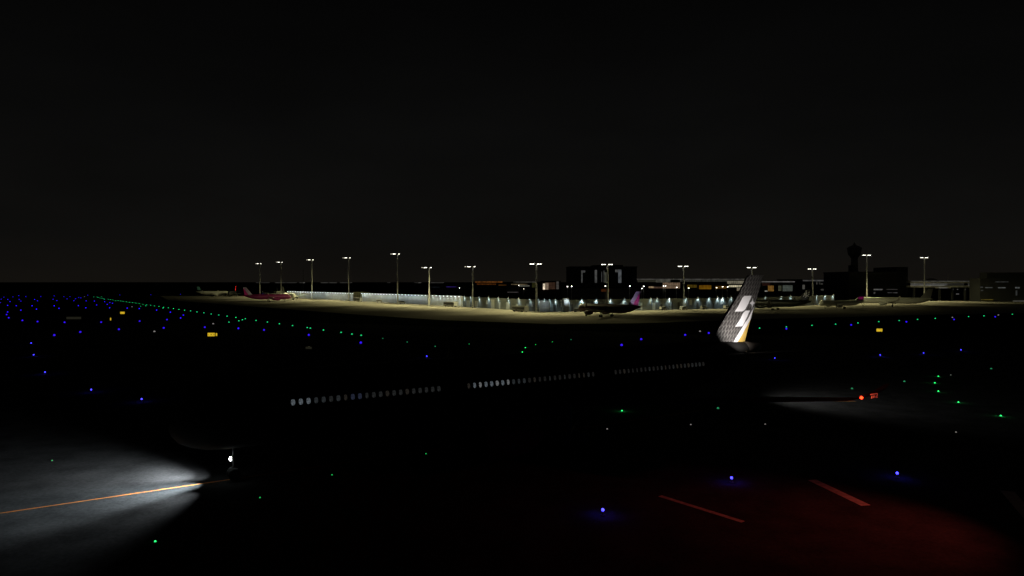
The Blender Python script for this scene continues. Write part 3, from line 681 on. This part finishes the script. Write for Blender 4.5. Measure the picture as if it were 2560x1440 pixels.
lit(r, z, 2532, 2570, 751.6, 753.4, (1, .95, .8), .06, 'ground_floor_light', 0, .3, 1.5); lit(r, z, 2452, 2480, 748.6, 749.8, (1, .75, .1), .07, 'ground_floor_light', 0, .5, 1.5)
# far left city strip
r, z, h = building('city_terminal', 1186, 1268, 706, 1000, 40, 'far low building with a row of orange lights left of the apron mast')
lit(r, z, 1188, 1256, 703.5, 706.5, (1, .32, .06), .09, 'orange_light_strip', 10, .6, .8); lit(r, z, 1192, 1240, 709, 712, (1, .3, .05), .05, 'orange_light_strip', 9, .6); lit(r, z, 1246, 1266, 711, 714, (1, .4, .08), .035, 'orange_light_strip', 5, .6)
r, z, h = building('city_station', 1270, 1352, 706, 980, 40, 'far station with sloped pale canopies and white lamps beside the apron mast')
lit(r, z, 1284, 1342, 704.6, 705.6, (1, .95, .8), .07, 'canopy_light', 0, .5, .8); lit(r, z, 1278, 1318, 710, 712, (1, .75, .4), .09, 'canopy_light', 0, .6, .8); lit(r, z, 1300, 1324, 713.5, 716, (1, 1, .8), .08, 'canopy_light', 0, .6, .8); lit(r, z, 1330, 1342, 707, 719, (.8, .8, .2), .02, 'canopy_light', 3)
lit(r, z, 1268.5, 1296, 730, 731, (1, .9, .85), .05, 'canopy_light', 0, .4, 4)
r, z, h = building('parking_building', 1354, 1402, 703.5, 900, 40, 'far building with one bright warm pane right of the apron mast', m=mat('tan_facade', (.2, .12, .08), .8))
lit(r, z, 1357.5, 1362.5, 709, 724, (1, .84, .62), .75, 'hall_window', 0, .5); lit(r, z, 1362.7, 1371, 707, 724, (1, .72, .5), .2, 'hall_window', 5, .4); lit(r, z, 1371.5, 1388, 706, 723, (1, .5, .3), .03, 'hall_window', 6, .4); lit(r, z, 1391, 1397, 702.5, 723, (1, .9, .8), .045, 'hall_window')
r, z, h = building('blue_lit_hall', 1082, 1160, 715.5, 950, 40, 'far dark hall with a faint blue light line left of the short masts')
lit(r, z, 1116, 1140, 716.5, 717.8, (.2, .1, 1), .12, 'blue_light_strip', 0, .5, .6); lit(r, z, 1078, 1100, 717.5, 718.3, (.4, .5, .6), .03, 'blue_light_strip', 0, .5, .6)
r, z, h = building('dark_depot', 1404, 1592, 724, 560, 26, 'low black depot beneath the tall block with grey strips')
lit(r, z, 1503, 1524, 722.5, 729, (1, .25, .04), .03, 'orange_light_strip', 0, .5, .6)
# far bridge across the bay with faint lamps
r = empty('causeway_bridge', (X(775, 5200), 5200, 0), 0, 'thin far bridge of faint lights across the horizon at left', 'bridge')
MB().box(X(560, 5200) - r.location.x, X(1100, 5200) - r.location.x, 0, 14, 5, 8).build('deck', M['bld'], r)
for a, b, st in ((640, 674, .03), (688, 714, .05), (716, 742, .04), (748, 762, .05), (758, 762, .2), (802, 820, .07), (824, 842, .07), (850, 880, .05), (968, 976, .03), (1036, 1044, .03), (1046, 1053, .12), (1076, 1110, .05)):
    lit(r, 5200, a, b, 706.2, 707.4, (1, .97, .9), st * .8, 'bridge_light', 0, .6, 2)

# street lamps along the terminal road
sl = empty('street_lamp')
MB().tube((0, 0, 0), (0, 0, 12.0), .14, .08, 8).tube((0, 0, 12), (0, -1.2, 12.2), .06, .06, 6).build('pole', M['steel'], sl)
hd = MB().box(-.5, .5, -1.7, -.7, 12.1, 12.35).build('lamp_head', M['dark'], sl)
MB().add([(.45 * cos(t), -1.25 + .45 * sin(t), 12.08) for t in [2 * pi * k / 10 for k in range(10)]] + [(.3 * cos(t), -1.25 + .3 * sin(t), 11.75) for t in [2 * pi * k / 10 for k in range(10)]] ,
         [tuple(range(10, 20))[::-1]] + [(k, (k + 1) % 10, 10 + (k + 1) % 10, 10 + k) for k in range(10)]).build('lens', M['street_lens'], hd)
first = True
for px, py, wh in ((1297, 713, 'beside the far station canopies'), (1309, 722, 'low and right of the one by the station canopies'), (1149, 720, 'alone left of the short mast by the fence end'), (1418.5, 716, 'left of a close pair beneath the tall block'), (1429, 715.5, 'right of a close pair beneath the tall block'),
                   (1513, 715, 'just left of the mast before the tall block'), (1574, 714.8, 'beneath the right end of the tall block'), (1609, 715.5, 'upper of two above the magenta fin'), (1604, 721, 'lower of two above the magenta fin'),
                   (1658, 714.8, 'left of a close pair before the orange hall'), (1663, 714.6, 'right of a close pair before the orange hall'), (1691, 718, 'just right of the close pair before the orange hall'), (1721, 720, 'right of the mast before the orange hall'),
                   (1790.5, 719, 'before the dark gap of the terminal'), (1805.5, 716.4, 'right of the one before the terminal dark gap'), (1818, 717, 'nearest the patterned fin, by its bright hall')):
    o = sl if first else copy_tree(sl); first = False
    zz = 540 if px > 1400 else 830
    hh = H(py, zz); o.location = (X(px, zz), zz, 0); o.scale = (1, 1, hh / 12.0)
    tag(o, 'small white street lamp ' + wh, 'street lamp', 'street lamps before the terminals')

# ---------------------------------------------------------------- airfield lights
def raised(color, far):
    r = empty('taxiway_edge_light')
    g = .30 if far else .105
    MB().lathe([(0, .2), (.05, .2), (.06, .05), (.30, .05)], (0, 0, 0), axis='z', n=10, cap=True).build('base', M['dark'], r)
    MB().lathe([(0, g * .6), (g * .5, g), (g * 1.0, g * .95), (g * 1.6, g * .55), (g * 1.8, .01)], (0, 0, .301), axis='z', n=10, cap=True).build('lens', color, r, smooth=True)
    return r
def inset(color, far, k=1.0):
    r = empty('taxiway_centre_light')
    g = (.25 if far else .10) * k
    MB().lathe([(0, g * 1.7), (.025, g * 1.6), (.03, g * 1.1)], (0, 0, 0), axis='z', n=10, cap=True).build('housing', M['dark'], r)
    MB().lathe([(0, g), (g * .6, g * .95), (g * 1.1, g * .6), (g * 1.3, .01)], (0, 0, .031), axis='z', n=10, cap=True).build('lens', color, r, smooth=True)
    return r
PR = {}; pools = []
def put(kind, px, py, label, group, cat):
    if kind not in PR:
        PR[kind] = {'blue': lambda: raised(M['blue'], False), 'blue_far': lambda: raised(M['blue_far'], True), 'green': lambda: inset(M['green'], False), 'green_far': lambda: inset(M['green_far'], True),
                    'green_dim': lambda: inset(M['green_dim'], False, 1.5), 'green_small': lambda: inset(M['green'], False, .62), 'green_faint': lambda: inset(M['green_faint'], False, .55), 'stud': lambda: inset(M['white_dim'], False, .8), 'stud_far': lambda: inset(M['white_dim'], True, 1.2)}[kind]()
        o = PR[kind]
    else: o = copy_tree(PR[kind])
    x, y = at(px, py); o.location = (x, y, .013)
    if kind in ('blue', 'green'): pools.append((o, kind))
    return tag(o, label, cat, group)
BG = 'blue taxiway edge lights'; GG = 'green taxiway centreline lights'
ZL = [(50,325),(15,352),(100,355),(128,384),(5,398),(165,320),(240,305),(330,318),(245,355),(268,378),(97,433),(208,438),(268,497),(97,522),(85,556),(112,598),(287,633),(443,355),(480,373),(523,317),(410,440),(467,483),(480,648),(693,308),(680,353),(728,370),(693,440),(755,473),(817,317),(858,348),(895,317),(827,658),(968,345),(945,372),(1005,328),(1035,335),(1003,437),(1098,466),(1103,373),(1123,298),(1208,376),(1237,428),(1340,385),(1372,420),(1405,395),(1440,405),(1403,466),(1028,786),(1295,656),(1522,750),(1533,295),(1628,470),(1783,476),(1787,642),(1930,292),(2005,496),(2095,732),(2137,622),(2180,524),(2312,600),(2347,562),(2310,288),(695,828)]
for zx, zy in ZL:
    put('blue_far', zx / 5.12, 680 + zy / 5.12 + .8, 'tiny blue edge light in the scattered field left of and below the green row', BG + ' of the far left field', 'airfield light')
for px, py, lab in ((596, 825, 'blue edge light above right of the larger yellow sign'), (512, 822, 'blue edge light just above left of the larger yellow sign'), (657, 735.5, 'blue edge light seen above the fuselage of the magenta airliner'),
                    (660, 829, 'blue edge light below the green row and right of the yellow sign'), (772, 842, 'blue edge light below the middle of the long green row'), (902, 862, 'blue edge light just under the near end of the long green row'),
                    (1554, 868, 'dim blue edge light above the rearmost gap between cabin window rows'), (1603, 853, 'blue edge light above the rear cabin windows, right of the dim one'), (1713, 842, 'blue edge light second left of the foot of the patterned fin'), (1772, 837, 'blue edge light touching the left side of the patterned fin'),
                    (1966, 826, 'blue edge light first right of the patterned fin, under a pale green dot'), (2128, 816, 'blue edge light upper left of the single yellow sign at right'), (2266, 808, 'blue edge light upper right of the single yellow sign at right'), (2385, 802, 'blue edge light under a dim yellowish dot at upper right'), (2488, 795, 'blue edge light farthest right in the upper row')):
    put('blue_far', px, py, lab, BG + ' behind the big airliner', 'airfield light')
for px, py, lab in ((77.7, 861.5, 'blue edge light uppermost of the curve of four at the left edge'), (84, 891.5, 'blue edge light second of the curve of four at the left edge'), (112.5, 936, 'blue edge light third down the curve at the left edge'), (228, 981, 'blue edge light on open dark ground left of the nose, farther one'), (354, 1005, 'blue edge light on open dark ground nearest the airliner nose'),
                    (1067, 895, 'blue edge light above the front cabin window row'), (1937, 900, 'blue edge light right of the tail cone'), (2200.5, 892, 'blue edge light leftmost of three below the yellow sign at right'), (2309, 887, 'blue edge light middle of three below the yellow sign at right'), (2402.5, 879, 'blue edge light rightmost of three below the yellow sign at right'),
                    (1507, 1289, 'bright blue edge light lowest, left of the faint red stripe'), (1829, 1207, 'bright blue edge light above the faint red stripe'), (2243, 1195, 'bright blue edge light above the red lit ground')):
    put('blue', px, py, lab, BG + ' near the big airliner', 'airfield light')
G1 = [(1200,320),(1245,320),(1300,315),(1255,325),(1280,335),(1305,338),(1335,350),(1330,345),(1385,350),(1415,354),(1447,358),(1480,370),(1512,366),(1545,372),(1575,376),(1618,382),(1657,389),(1697,396),(1740,400),(1782,405),(1830,415),(1877,420),(1865,435),(1800,440),(1928,427),(1977,435),(2035,442),(2093,452),(2085,465),(2155,460),(2220,470),(2290,481),(2362,491),(2440,500),(2520,512)]
G2 = [(110,798),(187,807),(268,820),(357,832),(450,847),(548,860),(653,875),(767,892),(805,936),(678,953),(850,922),(887,909),(1025,931),(1170,951),(1323,973),(1492,997),(1680,1023),(1720,1030),(1887,1055),(2113,1085),(2252,1107),(2370,1123)]
for px, py in [(a / 5.12, 680 + b / 5.12) for a, b in G1] + [(440 + a / 5.12, 620 + b / 5.12) for a, b in G2]:
    put('green_far', px, py + .3, 'small green centreline light in the long slanting row at left', GG + ' of the long left row', 'airfield light')
for px, py, lab in ((957, 847, 'dim green light first past the near end of the long row'), (1018, 856, 'dim green light second past the near end of the long row'), (1088, 867, 'dim green light third past the near end of the long row')):
    put('green_dim', px, py, lab, GG + ' dimly lit', 'airfield light')
for k, px, py, lab in (('green_small', 1173, 860.5, 'tiny bright green light alone above the first window gap'), ('green', 1313.5, 870, 'bright green light upper of the close pair above the middle cabin windows'), ('green', 1306, 881, 'bright green light lower of the close pair above the middle cabin windows'),
                    ('green_small', 1339, 862, 'green light just upper right of the close bright pair'), ('green_small', 1381, 855, 'green light second upper right of the close bright pair'), ('green_dim', 1427.6, 850, 'faint green light last of the curve above the cabin windows')):
    put(k, px, py, lab, GG + ' in the curve above the cabin', 'airfield light')
for k, px, py, lab in (('green', 1555, 1028.5, 'bright green light alone below the wing root'), ('green_dim', 1795, 1022.5, 'faint green light below the dark wing'), ('green_dim', 2130, 973, 'faint green light just left above the red wing tip light'), ('green_dim', 2261, 955, 'faint green light right of the red wing tip light'),
                    ('green', 2346, 942, 'bright green light topmost of three in a bent column at right'), ('green', 2337, 958.5, 'bright green light middle of three in a bent column at right'), ('green', 2346, 979.5, 'bright green light lowest of three in a bent column at right'), ('stud', 2377, 938.5, 'pale dot beside the top of the bent green column'),
                    ('green', 2396, 1007, 'green light below right of the bent green column'), ('green_dim', 2478, 923, 'faint green light upper right of the bent green column'), ('green', 2502, 1041, 'green light lowest of the group at the right edge'),
                    ('green_small', 388, 1356, 'green light nearest the bottom left corner'), ('green_faint', 650, 1246, 'green light below the nose wheel lamp'), ('green_faint', 830, 1189, 'small green light below the front cabin windows'), ('green_faint', 1065, 1136, 'small green light under the fuselage, second from the right of that curve'), ('green_faint', 1223, 1106, 'small green light farthest along the curve under the fuselage'), ('green_faint', 130, 1153, 'faint green light within the grey pool of the nose lamps')):
    put(k, px, py, lab, GG + ' around the big airliner', 'airfield light')
for px, py in ((1899, 821), (1966, 818), (2030, 814), (2089, 811), (2145, 808), (2197, 804.6), (2248, 802), (2294, 799), (2338, 796.5), (2421.5, 792), (2460, 790), (2531, 786)):
    put('green_far', px, py + .4, 'small pale green light in the upper row rising to the right edge', GG + ' of the upper right row', 'airfield light')
for k, px, py, lab in (('stud_far', 1750, 829.5, 'pale dot left of the patterned fin'), ('stud_far', 2381, 794.5, 'yellowish dot above a blue light at upper right'), ('stud_far', 2496, 788.5, 'pale dot near the end of the upper right row'), ('stud', 1518, 1074, 'pale dot leftmost of four on the dark ground under the wing'), ('stud', 1727, 1063, 'pale dot second of four on the dark ground under the wing'), ('stud', 1913, 1062, 'pale dot third of four on the dark ground under the wing'), ('stud', 2390, 1082, 'pale dot rightmost of four on the dark ground, below the green group'),
                    ('stud_far', 386, 830, 'pale dot left of the larger yellow sign'), ('stud_far', 533, 810.5, 'pale dot above the larger yellow sign'), ('stud_far', 330, 767.5, 'pale dot right above the smaller yellow sign'), ('stud_far', 211, 742, 'pale dot at the left tip of the green row')):
    put(k, px, py, lab, 'pale ground studs', 'ground stud')

for o, kind in pools:                          # the light each lamp throws on the ground round it
    if kind == 'blue': lamp('lens_lamp', 'POINT', (0, 0, .56), 13, (.07, .05, 1), o, radius=.06)
    else: lamp('lens_lamp', 'POINT', (0, 0, .26), 11, (.03, 1, .2), o, radius=.06)

# ---------------------------------------------------------------- guidance signs
def sign(px, py, w, h, rz, label, glyphs, face='yellow_sign', name='guidance_sign'):
    x, y = at(px, py); r = empty(name, (x, y, .01), rz, label, 'airfield sign', 'guidance signs')
    MB().box(-w / 2 - .06, w / 2 + .06, -.14, .14, .28, .36 + h + .06).build('case', M['dark'], r)
    MB().box(-w / 2, w / 2, -.165, -.142, .34, .34 + h).build('face', M[face], r)
    for s in (-1, 1): MB().tube((s * w * .35, 0, 0), (s * w * .35, 0, .279), .05, .05, 8).build('leg', M['steel'], r)
    if glyphs:
        g = MB(); zc = .34 + h / 2
        for poly in glyphs: g.add([(a * w, -.172, zc + b * h) for a, b in poly], [tuple(range(len(poly)))])
        g.build('lettering', M['sign_black'], r)
    return r
tri = [(-.07, .14), (.07, .14), (.03, -.16), (-.03, -.16)]
barL = [(-.43, .02), (-.37, .12), (-.36, -.16), (-.39, -.16)]; barR = [(.36, .2), (.42, .2), (.41, -.16), (.34, -.16)]
sign(528.5, 843.5, 2.0, .98, .05, 'larger yellow lit guidance sign with small black marks, below the green row', [tri, barL, barR])
sign(541.5, 842.7, .42, .8, .05, 'narrow yellow sign half hidden at the right side of the larger one', None)
sign(306.5, 786.5, 2.1, 1.05, .05, 'smaller yellow lit guidance sign among the far left blue lights', [[(-.4, .1), (-.33, .1), (-.33, -.12), (-.4, -.12)], [(.05, .12), (.12, .12), (.12, .02), (.05, .02)]])
sign(277, 803, .42, 1.0, .05, 'thin yellow sign seen edge on left of the smaller yellow sign', None)
sign(2198, 831.5, 1.8, .9, -.05, 'single yellow lit guidance sign at the right below the pale green row', [[(.0, .3), (.06, .3), (.06, .2), (.0, .2)], [(.28, .1), (.34, .1), (.34, -.02), (.28, -.02)]])
sign(185, 800, 6.0, 1.0, .05, 'unlit sign board given a faint glow at the left of the smaller yellow sign', None, 'sign_dim')
sign(772.5, 876, 1.6, .5, -.3, 'dim grey sign board lying low under the long green row', None, 'sign_dim')

# ---------------------------------------------------------------- red lit corner of the stand
def stripe(p0, p1, w, m, name='stand_marking'):
    a, b = Vector(at(*p0)), Vector(at(*p1)); d = (b - a).normalized(); n = Vector((-d.y, d.x)) * w / 2
    sheet(name, [a + n, a - n, b - n, b + n], .012, m)
stripe((2035, 1002), (2140, 1003.5), .5, M['paint_y'], 'taxiway_line')
stripe((1650, 1240), (1858, 1305), .42, M['paint_w'])
stripe((2030, 1200), (2165, 1264), .75, M['paint_w'])
stripe((2518, 1228), (2590, 1310), .9, M['paint_w'])
bx_, by_ = 33.8, 43.0
rb = empty('added_beacon', (bx_, by_, .01), 0, 'added red lamp on a made-up mast, for an unseen aircraft beacon', 'beacon')
MB().lathe([(0, .35), (.1, .35), (.12, .1), (12.3, .07)], (0, 0, 0), axis='z', n=12, cap=True).build('post', M['dark'], rb)
MB().lathe([(12.31, .16), (12.5, .16), (12.62, .08), (12.66, .01)], (0, 0, 0), axis='z', n=12, cap=True).build('dome', M['nav_red'], rb)
lamp('beacon_lamp', 'SPOT', (-.4, 0, 12.4), 3000, (1, .10, .07), rb, (-13.0, 1.4, 0), 76, 1.0, .15)  # unseen mast lamp added for the red pool, in place of an aircraft beacon
